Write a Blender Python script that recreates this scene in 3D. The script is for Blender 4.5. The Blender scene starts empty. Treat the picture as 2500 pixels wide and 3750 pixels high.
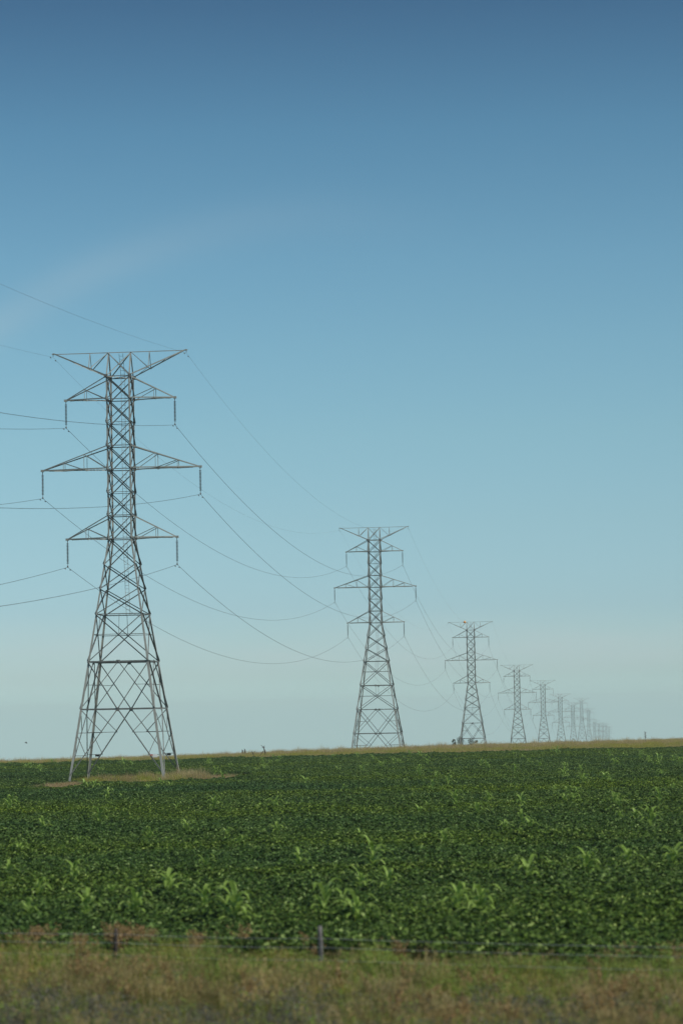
import bpy, math, random
from mathutils import Vector, Matrix, noise
R = random.Random(7)
C = bpy.context.scene.collection
EYE = 8.0                                   # eye height of the camera above z = 0
PITCH, ROLL, F = 0.0723657, 0.0192618, 10275.2
PSI = 0.1039068                             # bearing of the line of towers
DV = Vector((math.sin(PSI), math.cos(PSI), 0)); RV = Vector((math.cos(PSI), -math.sin(PSI), 0))
T1 = Vector((-23.936, 305.0, 0))

# ------------------------------------------------------------------ terrain
def lerp(a, b, t): return a + (b - a) * t
def interp(x, pts):
    if x <= pts[0][0]: return pts[0][1]
    for (a, b), (c, d) in zip(pts, pts[1:]):
        if x <= c:
            t = (x - a) / (c - a); return b + (d - b) * t
    return pts[-1][1]
BACK = [(600, -11.2), (942, -15.9), (1293, -24.8), (1642, -28.2), (2001, -34.1), (2375, -39.2), (2733, -34.1), (3105, -43.7),
        (3536, -59.2), (3900, -63.7), (4306, -65.6), (4807, -69.4), (5195, -76.4), (5700, -90), (9500, -165), (12000, -210)]
def ground(x, y):
    s = y + 0.515 * x
    t = min(1, max(0, (s - 10) / 26)); t = t * t * (3 - 2 * t)
    h = lerp(-1.7, -6.65, t)
    if y > 75:
        edge = interp(x, [(-50, -7.05), (0, -6.7), (50, -6.5)])
        t1 = interp(x, [(-60, -6.95), (-24, -6.85), (20, -6.6), (60, -6.5)])
        crest = interp(x, [(-60, -7.15), (-25, -6.75), (0, -6.2), (25, -5.85), (60, -5.5)])
        h = interp(y, [(75, -6.65), (180, lerp(-6.65, t1, .6)), (305, t1), (430, edge), (470, crest), (500, crest - .5), (600, -11.2)])
        if y > 600: h = interp(y, BACK) - (y - 600) * .006 * min(1, max(0, -x / (.06 * y)))
    if 36 < s and y < 600:
        h += 0.10 * noise.noise(Vector((x / 9, y / 9, 0))) + 0.05 * noise.noise(Vector((x / 2.5, y / 2.5, 4)))
    return h + EYE

# ------------------------------------------------------------------ materials
def nt(m): m.use_nodes = True; t = m.node_tree; t.nodes.clear(); return t
def N(t, typ, **k):
    n = t.nodes.new(typ)
    for a, b in k.items(): setattr(n, a, b)
    return n
def ramp(t, stops):
    r = N(t, 'ShaderNodeValToRGB'); e = r.color_ramp.elements
    while len(e) < len(stops): e.new(.5)
    for i, (p, c) in enumerate(stops):
        e[i].position = p; e[i].color = (*c, 1)
    return r
def noisefac(t, scale, detail=3, coord=None, src='Object'):
    n = N(t, 'ShaderNodeTexNoise'); n.inputs['Scale'].default_value = scale; n.inputs['Detail'].default_value = detail
    if coord is None:
        coord = N(t, 'ShaderNodeTexCoord').outputs[src]
    t.links.new(coord, n.inputs['Vector']); return n.outputs['Fac']
def mat_plain(name, stops, scale=3, rough=.6, metal=0., bump=0, spec=.5):
    m = bpy.data.materials.new(name); t = nt(m); o = N(t, 'ShaderNodeOutputMaterial'); p = N(t, 'ShaderNodeBsdfPrincipled')
    r = ramp(t, stops); f = noisefac(t, scale, 5); t.links.new(f, r.inputs[0]); t.links.new(r.outputs[0], p.inputs['Base Color'])
    p.inputs['Roughness'].default_value = rough; p.inputs['Metallic'].default_value = metal; p.inputs['Specular IOR Level'].default_value = spec
    if bump:
        b = N(t, 'ShaderNodeBump'); b.inputs['Strength'].default_value = bump; t.links.new(f, b.inputs['Height']); t.links.new(b.outputs[0], p.inputs['Normal'])
    t.links.new(p.outputs[0], o.inputs[0]); return m
def mat_leaf(name, stops, patch=None, patch_scale=.06, rough=.5, trans=.35, spec=.3, stretch=None):
    """leaf colour from the leaf's own tint, nudged by broad patches of the crop"""
    m = bpy.data.materials.new(name); t = nt(m); L = t.links; o = N(t, 'ShaderNodeOutputMaterial')
    a = N(t, 'ShaderNodeAttribute', attribute_name='tint'); r = ramp(t, stops); L.new(a.outputs['Fac'], r.inputs[0])
    col = r.outputs[0]
    if patch:
        g = N(t, 'ShaderNodeNewGeometry'); mp = N(t, 'ShaderNodeMapping')
        mp.inputs['Scale'].default_value = stretch or (1, 1, 1); L.new(g.outputs['Position'], mp.inputs['Vector'])
        f = noisefac(t, patch_scale, 3, mp.outputs[0]); pr = ramp(t, patch); L.new(f, pr.inputs[0])
        mx = N(t, 'ShaderNodeMix', data_type='RGBA', blend_type='MULTIPLY'); mx.inputs[0].default_value = 1
        L.new(col, mx.inputs[6]); L.new(pr.outputs[0], mx.inputs[7]); col = mx.outputs[2]
    p = N(t, 'ShaderNodeBsdfPrincipled'); L.new(col, p.inputs['Base Color']); p.inputs['Roughness'].default_value = rough
    p.inputs['Specular IOR Level'].default_value = spec
    tr = N(t, 'ShaderNodeBsdfTranslucent'); L.new(col, tr.inputs[0]); ms = N(t, 'ShaderNodeMixShader'); ms.inputs[0].default_value = trans
    L.new(p.outputs[0], ms.inputs[1]); L.new(tr.outputs[0], ms.inputs[2]); L.new(ms.outputs[0], o.inputs[0]); return m

STEEL = mat_plain('galvanised_steel', [(.3, (.25, .26, .235)), (.7, (.37, .38, .345))], .9, .55, .15)
STEEL2 = mat_plain('galvanised_bracing', [(.3, (.11, .12, .115)), (.7, (.19, .20, .19))], 1.3, .6, .15)
PLATE = mat_plain('gusset_steel', [(.3, (.10, .10, .10)), (.7, (.17, .17, .16))], 2, .6, .2)
PORC = mat_plain('glazed_porcelain', [(.3, (.035, .038, .04)), (.7, (.07, .07, .07))], 4, .3)
ALU = mat_plain('weathered_conductor', [(.3, (.05, .055, .06)), (.7, (.09, .095, .10))], .3, .6, .2)
WHITE = mat_plain('sign_white', [(.3, (.70, .70, .68)), (.7, (.82, .82, .80))], 6, .4)
RED = mat_plain('sign_red', [(.3, (.50, .05, .035)), (.7, (.60, .07, .05))], 6, .4)
BLACK = mat_plain('black_plate', [(.3, (.02, .02, .02)), (.7, (.035, .035, .035))], 6, .5)
ORANGE = mat_plain('marker_orange', [(.3, (.75, .28, .03)), (.7, (.85, .34, .05))], 6, .5)
WOODG = mat_plain('weathered_grey_wood', [(.3, (.09, .085, .08)), (.7, (.17, .165, .16))], 14, .9, bump=.4)
WOODD = mat_plain('dark_creosote_wood', [(.3, (.028, .02, .015)), (.7, (.06, .045, .035))], 14, .9, bump=.4)
WIRE = mat_plain('fence_wire_steel', [(.3, (.45, .46, .48)), (.7, (.6, .61, .63))], 5, .4, .3)
FEATHER = mat_plain('dark_feathers', [(.3, (.03, .03, .035)), (.7, (.06, .06, .06))], 30, .8)
BARK = mat_plain('bark', [(.3, (.06, .05, .04)), (.7, (.12, .10, .08))], 5, .9)

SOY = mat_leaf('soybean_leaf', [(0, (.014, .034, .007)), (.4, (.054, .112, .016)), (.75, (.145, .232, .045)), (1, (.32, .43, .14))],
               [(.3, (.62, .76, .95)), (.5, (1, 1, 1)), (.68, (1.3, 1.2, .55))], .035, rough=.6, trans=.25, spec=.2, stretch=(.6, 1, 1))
CORN = mat_leaf('corn_leaf', [(0, (.13, .23, .03)), (.6, (.29, .43, .085)), (1, (.45, .57, .20))], rough=.5, trans=.4)
GRASSG = mat_leaf('green_grass', [(0, (.12, .17, .022)), (.5, (.28, .34, .05)), (1, (.46, .50, .10))],
                  [(.35, (.58, .68, .65)), (.5, (.95, .95, .9)), (.65, (1.3, 1.15, .8))], .55, trans=.35)
GRASST = mat_leaf('tan_grass', [(0, (.20, .165, .06)), (.5, (.38, .31, .13)), (1, (.52, .43, .21))],
                  [(.35, (.65, .66, .62)), (.5, (.95, .95, .9)), (.65, (1.15, 1.0, .9))], .55, trans=.35)
RUST = mat_leaf('rusty_seed_heads', [(0, (.16, .10, .035)), (.5, (.29, .18, .07)), (1, (.42, .29, .13))], trans=.2)
WEED = mat_leaf('broad_weed_leaf', [(0, (.09, .155, .022)), (.5, (.20, .29, .045)), (1, (.34, .42, .10))], trans=.3)
GREY = mat_leaf('grey_purple_weed', [(0, (.07, .068, .055)), (.5, (.14, .135, .11)), (1, (.21, .20, .17))], trans=.2)
YEL = mat_leaf('yellow_petals', [(0, (.55, .38, .02)), (1, (.75, .52, .04))], trans=.2)
TREE = mat_leaf('tree_leaf', [(0, (.018, .04, .014)), (1, (.05, .085, .03))], trans=.2)

# ------------------------------------------------------------------ mesh builder
class MB:
    def __init__(s): s.v = []; s.f = []; s.mi = []; s.t = []
    def face(s, idx, m=0, t=0.): s.f.append(idx); s.mi.append(m); s.t.append(t)
    def L(s, p, q, w, u, v, t=.014, m=0):
        """steel angle from p to q: one flange along u, the other along v"""
        p = Vector(p); q = Vector(q); a = (q - p).normalized()
        u = Vector(u); u = (u - a * u.dot(a)).normalized(); v = Vector(v); v = v - a * v.dot(a); v = (v - u * v.dot(u)).normalized()
        prof = [(0, 0), (w, 0), (w, t), (t, t), (t, w), (0, w)]; b = len(s.v)
        for c in (p, q):
            for i, j in prof: s.v.append(c + u * i + v * j)
        for i in range(6):
            j = (i + 1) % 6; s.face((b + i, b + j, b + 6 + j, b + 6 + i), m)
        for o in (0, 6):
            s.face((b + o, b + o + 1, b + o + 2, b + o + 3), m); s.face((b + o, b + o + 3, b + o + 4, b + o + 5), m)
    def tube(s, pts, r, n=6, m=0, cap=True, t=0.):
        pts = [Vector(p) for p in pts]; rs = r if isinstance(r, (list, tuple)) else [r] * len(pts); b = len(s.v)
        up = Vector((0, 0, 1)) if abs((pts[-1] - pts[0]).normalized().z) < .9 else Vector((1, 0, 0))
        for i, p in enumerate(pts):
            a = (pts[min(i + 1, len(pts) - 1)] - pts[max(i - 1, 0)]).normalized()
            x = a.cross(up).normalized(); y = x.cross(a)
            for k in range(n):
                th = 2 * math.pi * k / n; s.v.append(p + (x * math.cos(th) + y * math.sin(th)) * rs[i])
        for i in range(len(pts) - 1):
            for k in range(n):
                k2 = (k + 1) % n; s.face((b + i * n + k, b + i * n + k2, b + (i + 1) * n + k2, b + (i + 1) * n + k), m, t)
        if cap:
            s.face(tuple(b + k for k in range(n)), m, t); s.face(tuple(b + (len(pts) - 1) * n + k for k in range(n)), m, t)
    def box(s, c, h, m=0, rot=None):
        b = len(s.v); c = Vector(c)
        for x in (-1, 1):
            for y in (-1, 1):
                for z in (-1, 1):
                    o = Vector((x * h[0], y * h[1], z * h[2])); s.v.append(c + (rot @ o if rot else o))
        for f in ((0, 1, 3, 2), (4, 6, 7, 5), (0, 4, 5, 1), (2, 3, 7, 6), (0, 2, 6, 4), (1, 5, 7, 3)): s.face(tuple(b + i for i in f), m)
    def strip(s, pts, ws, side, m=0, t=0.):
        b = len(s.v)
        for p, w in zip(pts, ws): s.v.append(p - side * w); s.v.append(p + side * w)
        for i in range(len(pts) - 1): s.face((b + 2 * i, b + 2 * i + 1, b + 2 * i + 3, b + 2 * i + 2), m, t)
    def mesh(s, name, mats, smooth=False):
        me = bpy.data.meshes.new(name); me.from_pydata([tuple(v) for v in s.v], [], s.f)
        for m in mats: me.materials.append(m)
        me.polygons.foreach_set('material_index', s.mi)
        a = me.attributes.new('tint', 'FLOAT', 'FACE'); a.data.foreach_set('value', s.t)
        if smooth: me.polygons.foreach_set('use_smooth', [True] * len(s.f))
        me.update(); return me
    def build(s, name, mats, parent=None, smooth=False, loc=None):
        if not isinstance(mats, (list, tuple)): mats = [mats]
        o = bpy.data.objects.new(name, s.mesh(name, mats, smooth)); C.objects.link(o)
        if parent: o.parent = parent
        if loc: o.location = loc
        return o
def tag(o, label=None, cat=None, group=None, kind=None):
    if label: o['label'] = label
    if cat: o['category'] = cat
    if group: o['group'] = group
    if kind: o['kind'] = kind
    return o
def empty(name, loc, rz=0):
    o = bpy.data.objects.new(name, None); C.objects.link(o); o.location = loc; o.rotation_euler.z = rz; o.empty_display_size = .5; return o
def kids(o, pool): return [c for c in pool if c.parent == o]
def copy_tree(o, parent=None):
    c = o.copy(); C.objects.link(c); c.parent = parent
    for ch in list(o.children): copy_tree(ch, c)
    return c

# ------------------------------------------------------------------ the pylons
SH = 1.32
ARMS = [(6.03, 38.53, 41.03, [.47], 'upper'), (8.715, 30.87, 33.43, [.33, .65], 'middle'), (6.04, 23.27, 25.8, [.47], 'lower')]
def half(z):                                            # half width of the square body at height z
    return SH if z >= 23.2 else SH + (23.2 - z) * .1490
FACES = [Vector((0, -1, 0)), Vector((1, 0, 0)), Vector((0, 1, 0)), Vector((-1, 0, 0))]
def fp(face, side, z):                                  # a point on a face: side -1 .. 1
    n = FACES[face]; a = Vector((-n.y, n.x, 0)); h = half(z)
    return n * h + a * h * side + Vector((0, 0, z))
def make_tower(ext=0.0, foot=-3.25):
    """origin at the feet; ext = height of an extra body panel"""
    top_low = 9.93; base_levels = [15.04, 9.93]
    if ext: base_levels.append(9.93 - ext)
    diamond_top = base_levels[-1]; belt = diamond_top - 5.11; ft = belt - 7.45 + (foot + 2.63)
    root = empty('lattice_pylon', (0, 0, 0)); off = Vector((0, 0, -ft))
    def mk(): return MB()
    def out(mb, name, mats, parent=root, **k):
        mb.v = [Vector(v) + off for v in mb.v]
        return mb.build(name, mats, parent, **k)
    # legs: heavy angles, corner outward
    for sx in (-1, 1):
        for sy in (-1, 1):
            m = mk(); zs = [ft, belt, diamond_top, 15.04, 23.2, 33.43, 41.03]
            for a, b in zip(zs, zs[1:]):
                w = .24 if b <= diamond_top + .1 else (.20 if b < 16 else .165)
                m.L((sx * half(a), sy * half(a), a), (sx * half(b), sy * half(b), b), w, (-sx, 0, 0), (0, -sy, 0), .02)
            for zz in (15.04, 23.2, 30.87):                 # splice plates
                m.box((sx * (half(zz) - .09), sy * (half(zz) + .012), zz), (.085, .008, .35))
            m.box((sx * half(ft), sy * half(ft), ft + .12), (.32, .32, .14))
            out(m, 'leg', [STEEL])
    # bracing of each face
    def br(m, face, s0, z0, s1, z1, w=.085, inn=0., flip=1):
        n = FACES[face]; p = fp(face, s0, z0) - n * inn; q = fp(face, s1, z1) - n * inn
        m.L(p, q, w, Vector((0, 0, -1)) if abs(z1 - z0) > .01 or True else Vector((0, 0, 1)), n * flip, .012)
    nodes = [41.03, 38.53, 35.98, 33.43, 30.87, 28.33, 25.8, 23.27, 20.45, 17.8, 15.04]
    for f in range(4):
        m = mk()
        for a, b in zip(nodes, nodes[1:]):
            br(m, f, -1, a, 1, b, .125, -.012, 1); br(m, f, -1, b, 1, a, .10, .014, -1)
        for z in (41.03, 38.53, 33.43, 30.87, 25.8, 23.27): br(m, f, -1, z, 1, z, .09, .0, -1)
        for z in (35.98, 28.33): br(m, f, -1, z, 1, z, .055, .03, -1)
        lv = base_levels
        for a, b in zip(lv, lv[1:]):
            br(m, f, -1, a, 1, b, .125, -.012, 1); br(m, f, -1, b, 1, a, .10, .014, -1)
            hc = half(a) / (half(a) + half(b)); zc = lerp(a, b, hc)
            br(m, f, 0, zc, 1, zc, .07, .03, -1); br(m, f, -1, zc, 0, zc, .055, .03, -1); br(m, f, 0, a, 0.001, zc, .05, .03, -1)
        a, b = diamond_top, belt; zc = lerp(a, b, .5)
        br(m, f, -1, a, 0, b, .13, -.012, 1); br(m, f, 1, a, 0, b, .10, .014, -1)
        br(m, f, 0, a, -1, b, .085, .014, -1); br(m, f, 0, a, 1, b, .085, -.012, 1)
        k = .5 * half((a + b) / 2) * 0 + .5
        for s in (-1, 1): br(m, f, s, zc, s * .5, zc, .05, .03, -1)
        a, b = belt, ft + .95                                 # spread of the feet
        for s in (-1, 1):
            br(m, f, 0, a, s, b, .10, .014 * s, -s)
            z1 = lerp(a, b, .36); z2 = lerp(a, b, .70); s1 = .36; s2 = .70
            br(m, f, s, z1, s * s1, z1, .055, .03, -1); br(m, f, s, z2, s * s2, z2, .055, .03, -1)
            br(m, f, s, a, s * s1, z1, .07, .03, -1); br(m, f, s, z1, s * s2, z2, .055, .03, -1)
        out(m, 'face_bracing', [STEEL2])
    # horizontal belts with plan bracing
    for z, w in [(15.04, .10)] + [(q, .16) for q in base_levels[1:]] + [(belt, .15)]:
        m = mk(); h = half(z)
        for f in range(4):
            n = FACES[f]; p = fp(f, -1, z) + n * .016; q = fp(f, 1, z) + n * .016
            m.L(p, q, w, (0, 0, -1), -n, .014)
        if w > .12:
            for f in range(4):
                m.L(fp(f, 0, z), fp((f + 1) % 4, 0, z), .06, (0, 0, -1), (0, 0, -1) if 0 else FACES[f], .01)
                c = fp(f, 0, z) + FACES[f] * .03; ax = Vector((abs(FACES[f].y), abs(FACES[f].x), 0))
                m.box(c - Vector((0, 0, .12)), (max(.2 * ax.x, .01), max(.2 * ax.y, .01), .2))
        out(m, 'belt_frame', [STEEL2])
    # cross arms
    for X, z, zt, fr, nm in ARMS:
        for s in (-1, 1):
            m = mk(); tip = Vector((s * X, 0, z))
            for sy in (-1, 1):
                rb = Vector((s * SH, sy * SH, z)); rt = Vector((s * SH, sy * SH, zt)); tp = tip + Vector((0, sy * .10, 0))
                m.L(rb, tp, .125, (0, 0, 1), (0, -sy, 0), .014)
                m.L(rt, tp + Vector((0, 0, .10)), .115, (0, 0, -1), (0, -sy, 0), .014)
                prev = None; pts = [0] + sorted(1 - q for q in fr) + [1]
                # positions from the body (0) to the tip (1)
                qs = sorted(1 - q for q in fr)
                last_b = rb
                for q in qs:
                    pb = rb.lerp(tp, q); pt = rt.lerp(tp, q)
                    m.L(pb, pt, .055, (s, 0, 0), (0, -sy, 0), .01)
                    m.L(last_b, pt, .075, (0, 0, -1), (0, -sy if s < 0 else sy, 0), .012)
                    last_b = pb
            # plan bracing between the two bottom chords
            q0 = 0; flip = 1
            for q in sorted(1 - q for q in fr) + [.9]:
                a = Vector((s * SH, flip * SH, z)).lerp(tip, q0); b = Vector((s * SH, -flip * SH, z)).lerp(tip, q)
                a2 = Vector((s * SH, SH, z)).lerp(tip, q); b2 = Vector((s * SH, -SH, z)).lerp(tip, q)
                m.L(a, b, .06, (s, 0, 0), (0, 0, -1), .01)
                if q < .89: m.L(a2, b2, .06, (s, 0, 0), (0, 0, -1), .01)
                q0 = q; flip = -flip
            m.box((s * (X + .02), 0, z + .04), (.17, .13, .12))
            m.box((s * X, 0, z - .17), (.035, .05, .12), 1)
            out(m, 'cross_arm', [STEEL, PLATE])
            # insulator string with its clamp
            g = mk(); zz = z - .29; g.tube([(s * X, 0, zz + .05), (s * X, 0, zz - 2.42)], .022, 6)
            for k in range(15):
                c = zz - .12 - k * .152
                g.tube([(s * X, 0, c + .05), (s * X, 0, c + .03), (s * X, 0, c - .02), (s * X, 0, c - .045)], [.045, .07, .145, .12], 10)
            ins = out(g, 'insulator_string', [PORC])
            g = mk(); g.tube([(s * X, 0, zz - 2.38), (s * X, 0, zz - 2.66)], .035, 6)
            g.tube([(s * X, -.28, zz - 2.62), (s * X, 0, zz - 2.70), (s * X, .28, zz - 2.62)], .055, 6)
            out(g, 'wire_clamp', [PLATE], ins)
    # ground wire arm on top
    m = mk(); zt = 43.75; X = 7.39
    m.L((-X, 0, zt), (X, 0, zt), .085, (0, 0, -1), (0, 1, 0), .012)
    for s in (-1, 1):
        ap = Vector((s * 1.28, 0, zt)); tip = Vector((s * X, 0, zt))
        for sy in (-1, 1):
            cn = Vector((s * SH, sy * SH, 41.03)); m.L(cn, ap, .13, (-s, 0, 0), (0, -sy, 0), .014)
            m.L(cn, tip, .125, (0, 0, 1), (0, -sy, 0), .014)
            mid = cn.lerp(tip, .32); m.L(mid, (mid.x, 0, zt), .07, (s, 0, 0), (0, -sy, 0), .01)
            if s < 0: m.L(ap, mid, .075, (0, 0, -1), (0, -sy, 0), .01)
            else: m.L(ap, mid, .06, (0, 0, -1), (0, sy, 0), .01)
        ma, mb_ = [Vector((s * SH, q * SH, 41.03)).lerp(tip, .32) for q in (-1, 1)]
        m.L(ma, mb_, .06, (s, 0, 0), (0, 0, -1), .01)
        a1 = Vector((s * SH, SH, 41.03)); m.L(a1, ma, .06, (s, 0, 0), (0, 0, -1), .01)
        a2 = Vector((s * SH, -SH, 41.03)).lerp(tip, .62); m.L(mb_, a2, .06, (s, 0, 0), (0, 0, -1), .01)
        m.tube([(s * X, 0, zt), (s * X, 0, zt - .3)], .035, 6, 1); m.box((s * X, 0, zt), (.14, .05, .06))
    for sy in (-1, 1):
        m.L((-1.28, 0, zt), (SH, sy * SH, 41.03), .09, (0, 0, -1), (0, sy, 0), .012)
        m.L((1.28, 0, zt), (-SH, sy * SH, 41.03), .09, (0, 0, -1), (0, -sy, 0), .012)
    for sx in (-1, 1):
        for sy in (-1, 1): m.box((sx * SH, sy * (SH + .022), 41.0), (.2, .01, .2), 1)
    for sx in (-1, 1): m.L((sx * SH, SH, 40.99), (-sx * SH, -SH, 40.99), .07, (0, 0, -1), (0, 1, 0), .01)
    out(m, 'ground_wire_arm', [STEEL, PLATE])
    # ladder on the far face
    g = mk(); lx = .12
    def yl(z): return half(z) - .12 if z <= 41.03 else lerp(SH - .12, .12, (z - 41.03) / 2.6)
    zs = [15.04, 19, 23.2, 30, 41.03, 43.6]
    for sx in (-1, 1): g.tube([(lx + sx * .21, yl(z), z) for z in zs], .022, 4)
    z = 15.2
    while z < 43.5:
        g.tube([(lx - .21, yl(z), z), (lx + .21, yl(z), z)], .016, 4); z += .38
    out(g, 'ladder', [STEEL])
    # signs hanging from the low struts
    zs = lerp(belt, ft + .95, .70)
    g = mk(); h = half(zs); g.box((h * .86, -h - .05, zs - .16), (.26, .012, .16)); g.box((h * .78, -h - .066, zs - .07), (.16, .004, .05), 1)
    out(g, 'warning_sign', [WHITE, RED])
    for sx in (-1, 1):
        g = mk(); g.box((sx * h * .83, h + .05, zs - .16), (.24, .012, .10)); out(g, 'number_plate', [BLACK])
    return root, -ft
towers = [(0, -3.6), (297.05, -3.64), (640.3, -13.31), (993.9, -22.18), (1344.8, -25.66), (1705.2, -31.49), (2081.4, -36.69), (2441.1, -31.55),
          (2815.6, -41.17), (3220, -56.2), (3600, -61.0), (4000, -62.9), (4440, -66.2), (4860, -73.4)]
labels = ['tall steel lattice pylon closest to the camera, standing on a grassy mound',
          'second steel pylon in the line, its feet hidden just behind the grassy crest',
          'steel pylon with an orange marker on its top bar, beside the dark treetops',
          'fourth pylon of the line, just right of the one with the orange marker',
          'fifth pylon of the line, pale grey, just clear of its neighbours',
          'sixth pylon of the line, hazy, its arms overlapping the next ones',
          'seventh pylon, short and faint, half hidden behind the arms of taller neighbours',
          'eighth pylon, faint but taller than both its neighbours on a rise',
          'ninth pylon, faint, the last one before the distant cluster',
          'faint pylon at the left edge of the distant cluster', 'faint pylon, second of the distant cluster', 'faint pylon in the middle of the distant cluster',
          'faint pylon, last but one of the distant cluster', 'faintest and smallest pylon at the far right end of the line']
rootA, hA = make_tower(0); rootB, hB = make_tower(5.11)
TW = []
for i, ((dd, bz), lb) in enumerate(zip(towers, labels)):
    c = T1 + DV * dd
    o, h = (rootB, hB) if i == 1 else ((rootA, hA) if i == 0 else (copy_tree(rootA), hA))
    o.location = (c.x, c.y, bz + EYE - h); o.rotation_euler.z = -PSI
    tag(o, lb, 'pylon', 'lattice pylons of the power line'); TW.append(o)
mk = MB(); 
for k in range(9):
    a = -math.pi / 2 + math.pi * k / 8
    mk.v += [Vector((-1.9 + .42 * math.cos(a) * math.cos(b * math.pi / 6), .42 * math.cos(a) * math.sin(b * math.pi / 6), 43.72 + hA + .42 * math.sin(a))) for b in range(12)]
for k in range(8):
    for b in range(12): mk.face((k * 12 + b, k * 12 + (b + 1) % 12, k * 12 + 12 + (b + 1) % 12, k * 12 + 12 + b))
mk.build('marker_ball', [ORANGE], TW[2], True)

# ------------------------------------------------------------------ wires
def wire(name, off, z, sag0, sag, r, label):
    root = None; m = MB(); T = [(-360, -13.0)] + towers
    damp = []
    pts_all = []
    for i in range(len(T) - 1):
        (d0, b0), (d1, b1) = T[i], T[i + 1]; L = d1 - d0
        sg = sag0 if i == 0 else sag * (L / 297) ** 2
        n = 40 if i < 3 else 20
        for k in range(n + (1 if i == len(T) - 2 else 0)):
            t = k / n; c = T1 + DV * (d0 + L * t) + RV * off
            pts_all.append(Vector((c.x, c.y, EYE + z + b0 + (b1 - b0) * t - 4 * sg * t * (1 - t))))
        for t in ((1 - 1.3 / L), 1.3 / L):
            j = i if t > .5 else i
            if (t > .5 and i < 3) or (t < .5 and 0 < i < 3):
                c = T1 + DV * (d0 + L * t) + RV * off; damp.append(Vector((c.x, c.y, EYE + z + b0 + (b1 - b0) * t - 4 * sg * t * (1 - t))))
    m.tube(pts_all, r, 6); o = m.build(name, [ALU], smooth=True)
    tag(o, label, 'power line wire', 'wires strung between the pylons')
    for d in damp:
        g = MB(); g.tube([d - DV * .22 - Vector((0, 0, .1)), d - DV * .1 - Vector((0, 0, .1)), d + DV * .1 - Vector((0, 0, .1)), d + DV * .22 - Vector((0, 0, .1))], [.05, .05, .02, .05], 6)
        g.box(d - Vector((0, 0, .05)), (.02, .02, .06)); g.build('vibration_damper', [PLATE], o)
for s, nm in ((-1, 'left'), (1, 'right')):
    wire('ground_wire', s * 7.39, 43.75 - .35, 5.0, 7.0, .008, 'thin ground wire strung from the %s tip of the topmost cross arm' % nm)
    wire('conductor_wire', s * 6.03, 38.53 - 2.99, 7.5, 7.9, .020, 'conductor hanging from the %s insulator of the upper cross arm' % nm)
    wire('conductor_wire', s * 8.715, 30.87 - 2.99, 7.5, 7.9, .020, 'conductor hanging from the %s insulator of the wide middle cross arm' % nm)
    wire('conductor_wire', s * 6.04, 23.27 - 2.99, 7.5, 7.9, .020, 'conductor hanging from the %s insulator of the lowest cross arm' % nm)

# ------------------------------------------------------------------ ground
xs = sorted(set([-9000, -6000, -3500, -2000, -1200, -700, -400, -250, -160] + [i * 4 for i in range(-30, 31)] + [160, 250, 400, 700, 1200, 2000, 3500, 6000, 9000]))
ys = sorted(set([-3000, -1500, -600, -200, -80, -30] + [i * 3 for i in range(-4, 46)] + [i * 6 for i in range(23, 88)] + [b[0] for b in BACK if b[0] < 9000] + [530, 560, 700, 9500]))
g = MB(); nx = len(xs)
for y in ys:
    for x in xs: g.v.append(Vector((x, y, ground(x, y))))
for j in range(len(ys) - 1):
    for i in range(nx - 1): g.face((j * nx + i, j * nx + i + 1, j * nx + nx + i + 1, j * nx + nx + i))
gm = bpy.data.materials.new('soil_and_turf'); t = nt(gm); Lk = t.links
o_ = N(t, 'ShaderNodeOutputMaterial'); p_ = N(t, 'ShaderNodeBsdfPrincipled'); p_.inputs['Roughness'].default_value = .95
gp = N(t, 'ShaderNodeNewGeometry'); sx = N(t, 'ShaderNodeSeparateXYZ'); Lk.new(gp.outputs['Position'], sx.inputs[0])
soil = ramp(t, [(.3, (.035, .032, .02)), (.7, (.07, .06, .035))]); Lk.new(noisefac(t, 1.2, 6, gp.outputs['Position']), soil.inputs[0])
turf = ramp(t, [(.3, (.05, .06, .02)), (.5, (.085, .09, .032)), (.7, (.13, .12, .045))]); Lk.new(noisefac(t, .8, 6, gp.outputs['Position']), turf.inputs[0])
def mth(op, a, b):
    n = N(t, 'ShaderNodeMath', operation=op)
    for i, q in enumerate((a, b)):
        if isinstance(q, (int, float)): n.inputs[i].default_value = q
        else: Lk.new(q, n.inputs[i])
    return n.outputs[0]
s_ = mth('ADD', sx.outputs[1], mth('MULTIPLY', sx.outputs[0], .515))
infield = mth('MULTIPLY', mth('GREATER_THAN', s_, 73.5), mth('LESS_THAN', sx.outputs[1], 430))
mx = N(t, 'ShaderNodeMix', data_type='RGBA'); Lk.new(infield, mx.inputs[0]); Lk.new(turf.outputs[0], mx.inputs[6]); Lk.new(soil.outputs[0], mx.inputs[7])
Lk.new(mx.outputs[2], p_.inputs['Base Color']); Lk.new(p_.outputs[0], o_.inputs[0])
tag(g.build('ground', [gm]), 'flat farmland ground under the crops and grass', None, None, 'structure')

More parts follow.
